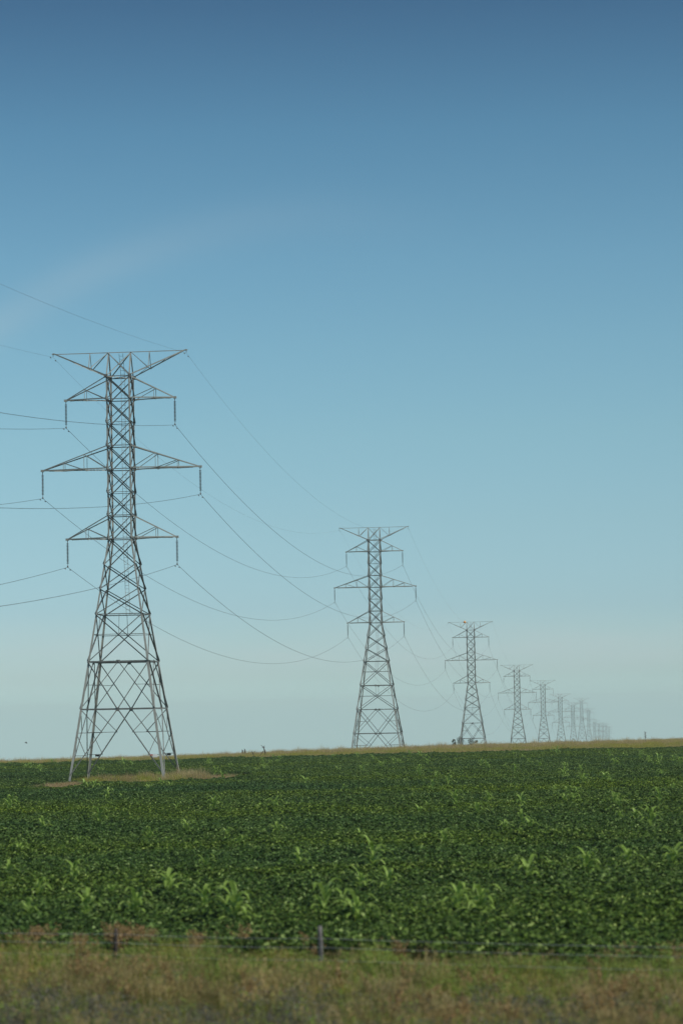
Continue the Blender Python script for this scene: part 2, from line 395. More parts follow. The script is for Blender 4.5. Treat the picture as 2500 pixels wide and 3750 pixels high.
# ------------------------------------------------------------------ scattered ground cover
def instance_tree():
    ng = bpy.data.node_groups.new('scatter', 'GeometryNodeTree')
    ng.interface.new_socket('Geometry', in_out='INPUT', socket_type='NodeSocketGeometry')
    ng.interface.new_socket('Collection', in_out='INPUT', socket_type='NodeSocketCollection')
    ng.interface.new_socket('Geometry', in_out='OUTPUT', socket_type='NodeSocketGeometry')
    i = ng.nodes.new('NodeGroupInput'); o = ng.nodes.new('NodeGroupOutput'); L = ng.links
    ci = ng.nodes.new('GeometryNodeCollectionInfo'); ci.inputs['Separate Children'].default_value = True; ci.inputs['Reset Children'].default_value = True
    L.new(i.outputs['Collection'], ci.inputs['Collection'])
    ip = ng.nodes.new('GeometryNodeInstanceOnPoints'); L.new(i.outputs['Geometry'], ip.inputs['Points']); L.new(ci.outputs[0], ip.inputs['Instance'])
    ip.inputs['Pick Instance'].default_value = True
    def attr(nm, typ):
        a = ng.nodes.new('GeometryNodeInputNamedAttribute'); a.data_type = typ; a.inputs['Name'].default_value = nm; return a.outputs['Attribute']
    L.new(attr('kindex', 'INT'), ip.inputs['Instance Index']); L.new(attr('isc', 'FLOAT_VECTOR'), ip.inputs['Scale'])
    e = ng.nodes.new('FunctionNodeEulerToRotation'); L.new(attr('rot', 'FLOAT_VECTOR'), e.inputs[0]); L.new(e.outputs[0], ip.inputs['Rotation'])
    L.new(ip.outputs[0], o.inputs[0]); return ng
NG = instance_tree()
def scatter(name, meshes, pts, label, cat):
    """pts: (x, y, z, variant, rotz, scale, zscale)"""
    col = bpy.data.collections.new(name + '_kinds')
    for k, me in enumerate(meshes):
        o = bpy.data.objects.new('%s_%02d' % (name, k), me); col.objects.link(o)
    me = bpy.data.meshes.new(name); me.from_pydata([p[:3] for p in pts], [], [])
    a = me.attributes.new('kindex', 'INT', 'POINT'); a.data.foreach_set('value', [p[3] for p in pts])
    a = me.attributes.new('rot', 'FLOAT_VECTOR', 'POINT'); a.data.foreach_set('vector', [q for p in pts for q in (0, 0, p[4])])
    a = me.attributes.new('isc', 'FLOAT_VECTOR', 'POINT'); a.data.foreach_set('vector', [q for p in pts for q in (p[5], p[5], p[5] * p[6])])
    ob = bpy.data.objects.new(name, me); C.objects.link(ob)
    md = ob.modifiers.new('scatter', 'NODES'); md.node_group = NG
    ident = [s.identifier for s in NG.interface.items_tree if s.name == 'Collection'][0]
    md[ident] = col
    for m in meshes:
        for mt in m.materials:
            if mt.name not in [x.name for x in me.materials]: me.materials.append(mt)
    return tag(ob, label, cat, None, 'stuff')
def soy_tile(seed, size=3.0, dens=380):
    r = random.Random(seed); m = MB(); n = int(size * size * dens)
    bumps = [(r.uniform(-1.5, 1.5), r.uniform(-1.5, 1.5), r.uniform(-.13, .13), r.uniform(.2, .5)) for _ in range(26)]
    for _ in range(n):
        x, y = r.uniform(-size / 2, size / 2), r.uniform(-size / 2, size / 2)
        top = .66 + sum(a * math.exp(-((x - bx) ** 2 + (y - by) ** 2) / (w * w)) for bx, by, a, w in bumps) + .05 * math.cos(x * 2 * math.pi / .75)
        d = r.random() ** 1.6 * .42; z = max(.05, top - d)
        l = r.uniform(.055, .088); w = l * r.uniform(.62, .8); a = r.uniform(0, 6.283)
        nrm = Vector((r.gauss(0, .5), r.gauss(0, .5), 1)).normalized(); u = Vector((math.cos(a), math.sin(a), 0)); u = (u - nrm * u.dot(nrm)).normalized(); v = nrm.cross(u)
        c = Vector((x, y, z)); b = len(m.v); f = nrm * (-.014)
        m.v += [c - u * l, c + v * w + f - u * l * .2, c + u * l, c - v * w + f - u * l * .2]
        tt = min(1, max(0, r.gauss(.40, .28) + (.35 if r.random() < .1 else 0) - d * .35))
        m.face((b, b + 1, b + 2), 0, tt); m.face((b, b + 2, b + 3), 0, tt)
    return m.mesh('soybean_patch', [SOY])
MOUND = []                                   # patches without crop round the first pylon: (x, y, rx, ry)
tc = T1
MOUND = [(-28.5, 285, 2.5, 12), (-14.0, 305, 2.6, 10), (-19.5, 301, 3.6, 10), (-24.5, 306, 4.5, 9), (-17.0, 304, 2.2, 5)]
def inmound(x, y, k=1.):
    return any(((x - a) / (c * k)) ** 2 + ((y - b) / (d * k)) ** 2 < 1 for a, b, c, d in MOUND)
pts = []; y = 66.0; row = 0
while y < 430:
    hw = y * .135 + 6; x = -hw
    while x < hw:
        px, py = x + R.uniform(-.3, .3), y + R.uniform(-.3, .3)
        if py + .515 * px > 74.6 + 1.6 * noise.noise(Vector((px / 2, 0, 6))) and py < 429 and not inmound(px, py, 1.12):
            near_edge = 1
            pts.append((px, py, ground(px, py) - .02, R.randrange(6), R.uniform(-.25, .25) + R.choice((0, math.pi)), R.uniform(.94, 1.1), (1 + .30 * noise.noise(Vector((px / 7, py / 11, 2)))) * (.62 if inmound(px, py + 12, 1.5) or inmound(px, py, 1.5) else 1)))
        x += 2.45
    y += 2.45
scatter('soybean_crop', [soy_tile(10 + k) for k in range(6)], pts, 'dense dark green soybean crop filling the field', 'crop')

def blade(m, r, x, y, h, w, lean, a, mi, tt, seg=3):
    d = Vector((math.cos(a), math.sin(a), 0)); side = Vector((-d.y, d.x, 0)); P = []; W = []
    for k in range(seg + 1):
        q = k / seg; P.append(Vector((x, y, 0)) + d * (lean * h * q * q) + Vector((0, 0, h * q * (1 - .18 * lean * q)))); W.append(w * (1 - q * .85))
    m.strip(P, W, side, mi, tt); return P[-1], d
def tuft(seed, kind):
    r = random.Random(seed); m = MB(); mats = [GRASSG, GRASST, RUST, WEED, GREY, YEL]
    if kind == 'green':
        for _ in range(60): blade(m, r, r.gauss(0, .12), r.gauss(0, .12), r.uniform(.25, .6), r.uniform(.003, .006), r.uniform(.2, 1.1), r.uniform(0, 6.28), 0 if r.random() < .8 else 1, r.random())
    if kind == 'tan':
        for _ in range(26): blade(m, r, r.gauss(0, .12), r.gauss(0, .12), r.uniform(.2, .5), r.uniform(.003, .006), r.uniform(.3, 1.1), r.uniform(0, 6.28), r.choice((0, 1)), r.random())
        for _ in range(13):
            P, d = blade(m, r, r.gauss(0, .12), r.gauss(0, .12), r.uniform(.4, .8), .0025, r.uniform(.1, .6), r.uniform(0, 6.28), 1, r.random())
            for _ in range(5):
                q = P + Vector((r.gauss(0, .02), r.gauss(0, .02), r.uniform(-.12, .02))); m.strip([q, q + Vector((r.gauss(0, .02), r.gauss(0, .02), .05))], [.008, .002], Vector((1, 0, 0)), 1, r.random())
    if kind == 'rust':
        for _ in range(12): blade(m, r, r.gauss(0, .1), r.gauss(0, .1), r.uniform(.15, .4), r.uniform(.008, .016), r.uniform(.3, 1.1), r.uniform(0, 6.28), 3, r.random())
        for _ in range(7):
            P, d = blade(m, r, r.gauss(0, .08), r.gauss(0, .08), r.uniform(.6, .95), .006, r.uniform(.05, .4), r.uniform(0, 6.28), 2, r.random())
            for _ in range(34):
                z = r.uniform(-.38, .02); q = P + Vector((r.gauss(0, .03), r.gauss(0, .03), z)) - d * (-z * .3); a = r.uniform(0, 6.28)
                m.strip([q, q + Vector((r.gauss(0, .02), r.gauss(0, .02), .035))], [.012, .008], Vector((math.cos(a), math.sin(a), 0)), 2, r.random())
    if kind == 'weed':
        for _ in range(6):
            a0 = r.uniform(0, 6.28); P, d = blade(m, r, r.gauss(0, .08), r.gauss(0, .08), r.uniform(.35, .7), .005, r.uniform(.1, .5), a0, 3, .3)
            for k in range(16):
                z = r.uniform(.1, .98); q = Vector((P.x * z * z, P.y * z * z, P.z * z)); a = r.uniform(0, 6.28); dd = Vector((math.cos(a), math.sin(a), r.uniform(-.2, .6))); l = r.uniform(.05, .12)
                m.strip([q, q + dd * l * .5, q + dd * l + Vector((0, 0, -.02))], [.004, l * .22, .002], Vector((-math.sin(a), math.cos(a), 0)), 3, r.random())
    if kind == 'grey':
        for _ in range(9):
            P, d = blade(m, r, r.gauss(0, .12), r.gauss(0, .12), r.uniform(.25, .55), .004, r.uniform(.1, .7), r.uniform(0, 6.28), 4, r.random())
            for _ in range(12):
                q = P + Vector((r.gauss(0, .05), r.gauss(0, .05), r.uniform(-.2, .03))); a = r.uniform(0, 6.28)
                m.strip([q, q + Vector((r.gauss(0, .03), r.gauss(0, .03), .03))], [.012, .004], Vector((math.cos(a), math.sin(a), 0)), 4, r.random())
    if kind == 'yellow':
        for _ in range(25): blade(m, r, r.gauss(0, .1), r.gauss(0, .1), r.uniform(.2, .4), .005, r.uniform(.2, 1), r.uniform(0, 6.28), 0, r.random())
        for _ in range(3):
            q = Vector((r.gauss(0, .08), r.gauss(0, .08), r.uniform(.38, .5)))
            for k in range(6):
                a = k * 1.047; m.strip([q, q + Vector((math.cos(a), math.sin(a), .2)) * .03], [.008, .01], Vector((-math.sin(a), math.cos(a), 0)), 5, .5)
    return m.mesh(kind + '_tuft', mats)
kinds = ['green', 'green', 'tan', 'tan', 'rust', 'weed', 'weed', 'grey', 'yellow']
TUFTS = [tuft(50 + i, k) for i, k in enumerate(kinds)]
def pick(x, y):
    s = y + .515 * x
    n1 = noise.noise(Vector((x / 2.2, y / 2.6, 1))); n2 = noise.noise(Vector((x / 1.1, y / 1.4, 9))); q = R.random()
    if s < 64 and n1 + .25 * n2 > -.18 + (s - 61) * .08: return 7 if q < .5 else (5 if q < .65 else (2 if q < .75 else 0))
    if n2 > .34 and q < .7: return 5 if q < .35 else 6
    if s > 68.5 + 4 * n1: return R.choice((0, 1, 0, 1, 5, 6, 6, 5)) if q > .05 else 2
    if n1 < -.02: return R.choice((2, 3, 3, 2, 0, 5)) if q < .96 else 4
    if q < .03: return 8
    return R.choice((0, 1, 0, 1, 5, 6, 0, 5, 1, 2))
pts = []
for _ in range(30000):
    s = R.uniform(46, 81); x = R.uniform(-13, 13); yy = s - .515 * x
    if abs(x) > yy * .135 + 2: continue
    s2 = s + 3.2 * noise.noise(Vector((x / 1.7, s / 3, 12)))
    dens = 1 if s2 < 74.3 else max(0, 1 - (s2 - 74.3) / 6) ** 2.4
    if R.random() > dens: continue
    pts.append((x, yy, ground(x, yy) - .01, pick(x, yy), R.uniform(0, 6.28), R.uniform(.65, 1.15), R.uniform(.8, 1.15) * (1 + .8 * noise.noise(Vector((x / 1.2, yy / 1.4, 5))))))
# rusty dock and dry heads bunched along the fence
for cx, sc_, wx, n in [(-6.0, 74.8, .5, 44), (-8.7, 74.6, .6, 24), (-7.5, 73.6, .3, 6), (-3.95, 74.9, .2, 9), (-2.6, 74.8, .22, 10), (6.8, 74.4, .35, 6), (5.0, 73.8, .12, 2), (8.2, 74.2, .4, 4), (-.9, 74.2, .15, 3), (1.4, 73.9, .15, 2)]:
    for _ in range(n):
        x = R.gauss(cx, wx * .6); s = R.gauss(sc_, .6); yy = s - .515 * x
        pts.append((x, yy, ground(x, yy) - .01, 4 if R.random() < .65 else R.choice((2, 5, 6)), R.uniform(0, 6.28), R.uniform(.65, 1.15), R.uniform(.85, 1.1)))
scatter('roadside_grass', TUFTS, pts, 'rough mixed grass and weeds, green and brown, along the wire fence', 'grass')

# low, wide tufts for grass seen far away
def far_tuft(seed, mat, n=46, h=.7, w=.014, spread=.45):
    r = random.Random(seed); m = MB()
    for _ in range(n): blade(m, r, r.gauss(0, spread), r.gauss(0, spread), h * r.uniform(.45, 1.1), w * r.uniform(.6, 1.3), r.uniform(.3, 1.6), r.uniform(0, 6.28), 0, r.random(), 3)
    return m.mesh('far_tuft', [mat])
OLIVE = mat_leaf('olive_grass', [(0, (.24, .24, .03)), (.5, (.38, .36, .055)), (1, (.50, .46, .09))], trans=.5)
PALE = mat_leaf('dry_straw', [(0, (.30, .23, .12)), (.5, (.46, .37, .19)), (1, (.62, .51, .28))], trans=.5)
FT = [far_tuft(80 + i, [PALE, OLIVE, GRASSG][i // 2]) for i in range(6)] + [far_tuft(90, RUST), far_tuft(91, PALE, 40, 1.0, .018, .35)]
pts = []
for _ in range(34000):
    yy = R.uniform(429.5, 492); hw = yy * .135 + 8; x = R.uniform(-hw, hw)
    n1 = noise.noise(Vector((x / 14, yy / 5, 3))); n2 = noise.noise(Vector((x / 3, yy / 2, 7)))
    v = (yy - 430) / 45 + .22 * n1
    if v < .22: k = 0 if R.random() < .75 else 6
    elif v < .62: k = R.choice((2, 3, 2, 3, 0, 4)) if n2 > -.3 else R.choice((0, 1, 2))
    else: k = R.choice((0, 1, 0, 1, 2, 3, 7))
    if n2 > .45: k = R.choice((4, 5, 3))
    pts.append((x, yy, ground(x, yy) - .02, k, R.uniform(0, 6.28), R.uniform(.7, 1.2), R.uniform(.6, 1.0) * (1 + 1.2 * max(0, noise.noise(Vector((x / 1.5, yy / 4, 8)))))))
scatter('dry_grass', FT, pts, 'strip of dry tan and olive grass along the far crest behind the soybeans', 'grass')
pts = []
for mi_, (a, b, c, d) in enumerate(MOUND):
    for _ in range(int(c * d * 16)):
        th = R.uniform(0, 6.28); q = math.sqrt(R.random()) * 1.05; x = a + c * q * math.cos(th); yy = b + d * q * math.sin(th)
        n2 = noise.noise(Vector((x / 2, yy / 4, 3)))
        k = R.choice((0, 1, 0, 1, 6, 6)) if mi_ < 2 else R.choice((0, 2, 1, 6, 7) if n2 > .12 else (2, 3, 4, 5, 4, 5, 6))
        if n2 > .3: k = 6 if R.random() < .3 else 0
        zs = R.uniform(.6, .95) if mi_ < 2 else R.uniform(.7, 1.25) * (1 + .8 * noise.noise(Vector((x / 1.5, yy / 3, 11))))
        if mi_ == 2: zs *= 1.2
        if mi_ == 4: zs *= 1.45; k = R.choice((0, 1, 7, 2))
        pts.append((x, yy, ground(x, yy) - .02, k, R.uniform(0, 6.28), R.uniform(.75, 1.1), zs))
scatter('mound_grass', FT, pts, 'patch of tan and green uncut grass round the feet of the big pylon', 'grass')

# ------------------------------------------------------------------ volunteer corn
def corn_leaf(r, a, z0, l, up):
    m = MB(); d = Vector((math.cos(a), math.sin(a), 0)); side = Vector((-d.y, d.x, 0)); n = 7; b = 0
    for k in range(n + 1):
        q = k / n; p = Vector((0, 0, z0)) + d * (l * q * (.68 + .22 * q)) + Vector((0, 0, l * (up * q - (up * .52 + .34) * q * q * q)))
        w = .058 * math.sin(math.pi * min(1, (q * .86 + .14))) ** .7 + .002
        m.v += [p - side * w + Vector((0, 0, .018)), p, p + side * w + Vector((0, 0, .018))]
    for k in range(n):
        b = 3 * k; tt = min(1, max(0, r.gauss(.5, .2)))
        m.face((b, b + 1, b + 4, b + 3), 0, tt); m.face((b + 1, b + 2, b + 5, b + 4), 0, tt)
    return m
def corn_parts(seed):
    r = random.Random(seed); h = r.uniform(.8, 1.0); st = MB(); st.tube([(0, 0, 0), (.01, 0, h * .5), (0, .01, h)], [.016, .013, .006], 6, t=.3)
    lv = []; a0 = r.uniform(0, 6.28)
    for k in range(16):
        z = h * (.22 + .048 * k); lv.append(corn_leaf(r, a0 + k * 2.4 + r.uniform(-.4, .4), z, r.uniform(.45, .8) * (1 - .012 * k), r.uniform(.5, 1.15) + .03 * k))
    return st, lv
protos = []
def ray_to(px, py, lift):
    """where the line of sight through a point of the photograph meets the ground (raised by lift)"""
    u, v = px - 1250, 1875 - py
    uu = u * math.cos(ROLL) + v * math.sin(ROLL); vv = -u * math.sin(ROLL) + v * math.cos(ROLL)
    dep = F * math.cos(PITCH) - vv * math.sin(PITCH); up = F * math.sin(PITCH) + vv * math.cos(PITCH)
    d = Vector((uu, dep, up)) / dep; y = 40.
    while y < 600:
        p = d * y
        if p.z + EYE < ground(p.x, p.y) + lift: return p.x, p.y
        y += .25
    return None
S = 2500 / 1568
near = [(535, 2112, 1.25, 'bushiest bright corn plant, third from the left along the fence side of the soybeans'),
        (470, 2085, .95, 'upright corn plant just left of the bushiest one near the fence'),
        (748, 2108, 1.05, 'corn plant right behind the grey fence post'),
        (820, 2115, 1.0, 'corn plant with a drooping pale leaf, just right of the grey fence post'),
        (1048, 2092, 1.05, 'left one of a pair of corn plants right of centre near the fence'),
        (1102, 2100, 1.1, 'right one of a pair of corn plants right of centre near the fence'),
        (885, 2048, .85, 'small bright corn plant, right of the dark wide one in the lower field'),
        (824, 2042, .85, 'wide darker corn plant among soybeans, up and right of the grey fence post'),
        (1350, 2008, 1.15, 'large dark green corn plant standing alone in the right half of the field'),
        (1442, 1985, .95, 'corn plant leaning right, beyond the large dark green one on the right'),
        (1208, 2030, .95, 'low spreading corn plant left of the large dark green one'),
        (855, 1985, 1.1, 'tall pale corn plant in mid field, near the picture centre line'),
        (680, 1985, .9, 'corn plant in mid field left of the tall pale one'),
        (303, 2103, 1.0, 'corn plant above the rusty weeds beside the dark fence post'),
        (195, 2108, .9, 'corn plant with greyish leaves, left of the rusty weeds'),
        (92, 2058, .9, 'pale corn plant in the lower left of the field'),
        (78, 2110, .85, 'corn plant at the fence edge below the pale one on the left'),
        (255, 2062, .75, 'small corn plant above the greyish one on the left'),
        (478, 2000, .75, 'small corn plant half buried in soybeans, left of the centre'),
        (45, 1962, .85, 'corn plant near the left picture edge in mid field')]
corn_n = 0
for i, (x, y, sc, lb) in enumerate(near):
    q = ray_to(x * S, y * S, .55)
    if not q: continue
    if len(protos) < 4:
        st, lv = corn_parts(200 + i); root = empty('corn_plant', (0, 0, 0)); st.build('stalk', [CORN], root, True)
        for l in lv: l.build('leaf', [CORN], root, True)
        protos.append(root); o = root
    else:
        o = copy_tree(protos[i % 4])
    o.location = (q[0], q[1], ground(*q)); o.rotation_euler = (R.gauss(0, .08), R.gauss(0, .08), R.uniform(0, 6.28)); o.scale = [sc * 1.3] * 3
    tag(o, lb, 'corn plant', 'volunteer corn plants near the fence')
merged = []
for k in range(5):
    st, lv = corn_parts(300 + k); m = MB()
    for a in [st] + lv:
        b = len(m.v); m.v += a.v
        for f, tt in zip(a.f, a.t): m.face(tuple(b + j for j in f), 0, tt)
    merged.append(m.mesh('corn_plant', [CORN], True))
mid = [(225, 1890), (430, 1910), (600, 1860), (630, 1860), (530, 1868), (985, 1850), (1215, 1905), (820, 1920), (960, 1865), (1300, 1842), (1330, 1802), (1272, 1812), (1385, 1792), (1405, 1797),
       (1200, 1847), (1170, 1845), (1520, 1782), (1515, 1842), (1460, 1882), (1490, 1897), (1030, 1800), (870, 1782), (660, 1852), (492, 1852), (410, 1852), (1100, 1870), (1120, 1838), (1155, 1905),
       (1255, 1985), (1540, 1990), (100, 1905), (20, 1860), (30, 1842), (215, 1812), (20, 1915), (190, 1940), (340, 1925), (545, 1940), (760, 1870), (790, 1810), (700, 1800), (1240, 1762), (1120, 1765),
       (1490, 1745), (1400, 1738), (900, 1745), (965, 1738), (640, 1752), (590, 1770), (480, 1755), (1545, 1815), (1415, 1850), (60, 1765), (120, 1755), (280, 1830), (20, 2010), (170, 2020), (385, 2050), (640, 1915), (1020, 1935)]
for _ in range(45): mid.append((R.uniform(0, 1568), 1745 + 200 * R.random() ** 2.2 - 8))
for _ in range(60): mid.append((R.uniform(0, 1568), R.uniform(1728, 1775)))
for x, y in mid:
    q = ray_to(x * S, y * S, .62)
    if not q or inmound(q[0], q[1], 1.1) or q[1] > 428: continue
    o = bpy.data.objects.new('corn_plant', merged[R.randrange(5)]); C.objects.link(o)
    o.location = (q[0], q[1], ground(*q)); o.rotation_euler = (R.gauss(0, .1), R.gauss(0, .1), R.uniform(0, 6.28)); sc = R.uniform(.8, 1.45); o.scale = (sc, sc, sc)
    tag(o, 'small pale green corn plant standing among the distant soybeans', 'corn plant', 'volunteer corn plants far out in the soybeans')

# ------------------------------------------------------------------ fence
fence = empty('wire_fence', (0, 70, ground(0, 70)))
fo = Vector((0, 70, ground(0, 70)))
fd = Vector((1, -.515, 0)).normalized()
def on_fence(x): return Vector((x, 69.9 - .515 * x, 0))
tag(fence, 'three strand wire fence with wooden posts between the roadside grass and the soybeans', 'fence')
def post(x, mat, h, w, lean, label):
    p = on_fence(x); z = ground(p.x, p.y); r = random.Random(int(x * 10)); m = MB(); pts = []; rs = []
    for k in range(9):
        q = k / 8; pts.append(Vector((p.x + lean * q * h + r.uniform(-.006, .006), p.y + r.uniform(-.006, .006), z - .2 + (h + .2) * q)) - fo); rs.append(w * (1.05 - .12 * q) * r.uniform(.95, 1.05))
    m.tube(pts, rs, 9); o = m.build('post', [mat], fence, True); o['label'] = label
XP = [-17.2, -11.7, -6.08, -.72, 10.6]
for i, x in enumerate(XP):
    if i == 3: post(x, WOODG, 1.42, .062, -.01, 'weathered grey wooden post')
    else: post(x, WOODD, (1.3, 1.32, 1.22, 0, 1.3)[i], (.06, .06, .055, 0, .06)[i], R.uniform(-.05, .05), 'dark wooden post')
for hgt in (1.13, .91, .60, .3):
    m = MB(); P = []
    for a, b in zip(XP, XP[1:]):
        for k in range(12):
            t_ = k / 12; q = on_fence(lerp(a, b, t_)); P.append(Vector((q.x, q.y - .07, ground(q.x, q.y) * .0 + (-6.65 + EYE) + hgt - .035 * 4 * t_ * (1 - t_))) - fo)
    m.tube(P, .0045, 4); m.build('wire', [WIRE], fence, True)

# far leftovers at the field edge
def stick(name, px, py, h, label, cat, mat, mk_):
    q = ray_to(px, py, .45); m = MB(); mk_(m, h); o = m.build(name, [mat], loc=(q[0], q[1], ground(*q))); tag(o, label, cat); return o
def brokenpost(m, h):
    m.tube([(.25, 0, -.2), (.15, 0, h * .55), (-.12, 0, h)], [.13, .11, .06], 7); m.tube([(-1.0, .1, .1), (-.1, .05, h * .62)], [.07, .05], 6); m.tube([(-.12, 0, h * .95), (-.5, 0, h * 1.12)], [.04, .02], 5)
    for k in range(14):
        a = R.uniform(0, 6.28); m.tube([(-.12, 0, h * .9), (-.12 + .35 * math.cos(a), .2 * math.sin(a), h * .95 + R.uniform(-.1, .4))], [.02, .01], 4)
stick('broken_post', 967, 2768, 1.9, 'leaning broken wooden post tangled with twigs at the far edge of the soybeans', 'post', WOODD, brokenpost)
stick('leaning_stake', 928, 2770, 1, 'short dark stake leaning left beside the broken post', 'stake', WOODD, lambda m, h: m.tube([(.3, 0, 0), (-.25, 0, 1.25)], [.07, .05], 6))
def twin(m, h): m.tube([(0, 0, 0), (.02, 0, h * .6), (0, 0, h)], [.11, .14, .07], 7); m.tube([(0, 0, h * .93), (-.14, 0, h * 1.08)], [.06, .02], 6)
def ridge(name, px, h, label, cat, mat, fn):
    # stands on the crest at y = 468
    y = 468.; u = (px - 1250) / F; x = u * y; m = MB(); fn(m, h); o = m.build(name, [mat], loc=(x, y, ground(x, y))); tag(o, label, cat); return o
ridge('fence_stub', 872, 1.15, 'left one of two short dark stubs poking above the grassy crest', 'post', WOODD, twin)
ridge('fence_stub', 881, 1.25, 'right one of two short dark stubs poking above the grassy crest', 'post', WOODD, twin)
def deadweed(m, h):
    m.tube([(0, 0, 0), (.04, 0, h * .5), (0, 0, h)], [.045, .035, .02], 6)
    for k in range(60):
        z = R.uniform(.45, 1) * h; a = R.uniform(0, 6.28); l = R.uniform(.1, .32); m.tube([(0, 0, z), (l * math.cos(a), l * math.sin(a), z + R.uniform(-.1, .15))], [.018, .008], 4)
ridge('dead_weed', 2342, 1.9, 'tall dry weed stalk standing alone above the crest at the right', 'weed', WOODG, deadweed)

# treetops beyond the crest
def tree(px, w, topz, y, label):
    x = (px - 1250) / F * y; z0 = interp(y, BACK) + EYE; H = topz + EYE - z0; root = empty('distant_tree', (x, y, z0)); r = random.Random(int(px)); m = MB()
    m.tube([(0, 0, 0), (.1, 0, H * .4), (0, .1, H * .8)], [.28, .2, .06], 7)
    for k in range(7):
        a = r.uniform(0, 6.28); zz = H * r.uniform(.3, .6); m.tube([(0, 0, zz), (w * .35 * math.cos(a), w * .35 * math.sin(a), zz + H * .2)], [.09, .03], 5)
    m.build('trunk', [BARK], root); c = MB()
    cl = [(r.gauss(0, w * .22), r.gauss(0, w * .22), H * r.uniform(.35, .93), r.uniform(.5, 1.05)) for _ in range(26)]
    for _ in range(5200):
        a, b, zc, rr = r.choice(cl); k = max(.25, 1.15 - .85 * max(0, zc / H - .35) / .6)
        v = Vector((r.gauss(0, 1), r.gauss(0, 1), r.gauss(0, 1))).normalized() * rr * r.uniform(.5, 1) * (w / 4.5); q = Vector((a * k, b * k, zc)) + v
        n = Vector((r.gauss(0, 1), r.gauss(0, 1), r.gauss(0, 1))).normalized(); u = n.orthogonal().normalized(); s2 = n.cross(u); l = r.uniform(.07, .14); bb = len(c.v)
        c.v += [q - u * l, q + s2 * l * .6, q + u * l, q - s2 * l * .6]; c.face((bb, bb + 1, bb + 2, bb + 3), 0, r.random())
    c.build('crown', [TREE], root); tag(root, label, 'tree', 'treetops beyond the crest')
tree(1644, 3.4, -10.6, 1200, 'narrow dark treetop, leftmost of those beyond the crest by the third pylon')
tree(1668, 6.0, -9.9, 1205, 'widest dark treetop beyond the crest, left of the third pylon leg')
tree(1707, 5.4, -10.6, 1215, 'dark treetop beyond the crest seen between the legs of the third pylon')
tree(1724, 2.8, -10.9, 1210, 'narrowest dark treetop beyond the crest, rightmost of the four')

# small bird, low over the field
bx = (83 - 1250) / F * 260; m = MB()
P = [(-.11, 0, 0), (-.07, 0, .004), (0, 0, .01), (.06, 0, .012), (.085, 0, .01), (.105, 0, .002)]
m.tube(P, [.006, .018, .03, .022, .018, .003], 8)
for s in (-1, 1):
    b = len(m.v); m.v += [Vector((.05, s * .015, .015)), Vector((-.03, s * .015, .015)), Vector((.02, s * .11, .07)), Vector((-.035, s * .10, .065)), Vector((-.06, s * .21, .04)),
                          Vector((.05, s * .015, .020)), Vector((-.03, s * .015, .020)), Vector((.02, s * .11, .075)), Vector((-.035, s * .10, .07)), Vector((-.06, s * .21, .043))]
    for f in ((0, 1, 3, 2), (2, 3, 4), (5, 7, 8, 6), (7, 9, 8), (0, 2, 7, 5), (2, 4, 9, 7), (1, 6, 8, 3), (3, 8, 9, 4)): m.face(tuple(b + i for i in f))
o = m.build('bird', [FEATHER], smooth=False, loc=(bx, 260, EYE + 260 * ((2641 - 2720) / F))); o.rotation_euler = (0, .35, .3); o.scale = (1.3, 1.3, 1.3)
tag(o, 'tiny dark bird gliding low over the field at the left', 'bird')

# ------------------------------------------------------------------ haze
def slab(x0, x1, y0, y1, z0, z1):
    m = MB(); m.box(((x0 + x1) / 2, (y0 + y1) / 2, (z0 + z1) / 2), ((x1 - x0) / 2, (y1 - y0) / 2, (z1 - z0) / 2)); return m
hz = bpy.data.materials.new('haze_air'); t = nt(hz); o_ = N(t, 'ShaderNodeOutputMaterial'); pv = N(t, 'ShaderNodeVolumePrincipled')
pv.inputs['Density'].default_value = 1.1e-4
pv.inputs['Color'].default_value = (.86, 1, 1, 1); pv.inputs['Anisotropy'].default_value = .0
t.links.new(pv.outputs[0], o_.inputs['Volume'])
tag(slab(-9500, 9500, -3500, 10000, -226 + EYE - 1, 60).build('haze', [hz]), 'pale blue haze over the farmland', None, None, 'stuff')

# ------------------------------------------------------------------ sky, sun, camera
SUN_EL, SUN_AZ = math.radians(43), math.radians(122)
w = bpy.data.worlds.new('World'); bpy.context.scene.world = w; w.use_nodes = True; t = w.node_tree; t.nodes.clear(); Lk = t.links
wo = N(t, 'ShaderNodeOutputWorld'); bg = N(t, 'ShaderNodeBackground'); bg.inputs[1].default_value = .10
sk = N(t, 'ShaderNodeTexSky', sky_type='NISHITA'); sk.sun_disc = False; sk.sun_elevation = SUN_EL; sk.sun_rotation = SUN_AZ
sk.air_density = 1.0; sk.dust_density = .6; sk.ozone_density = 1.6; sk.altitude = 300
tcs = N(t, 'ShaderNodeTexCoord'); vmx = N(t, 'ShaderNodeVectorMath', operation='MAXIMUM'); vmx.inputs[1].default_value = (-2, -2, .004)   # the air keeps its horizon colour down to the land
Lk.new(tcs.outputs['Generated'], vmx.inputs[0]); Lk.new(vmx.outputs[0], sk.inputs['Vector'])

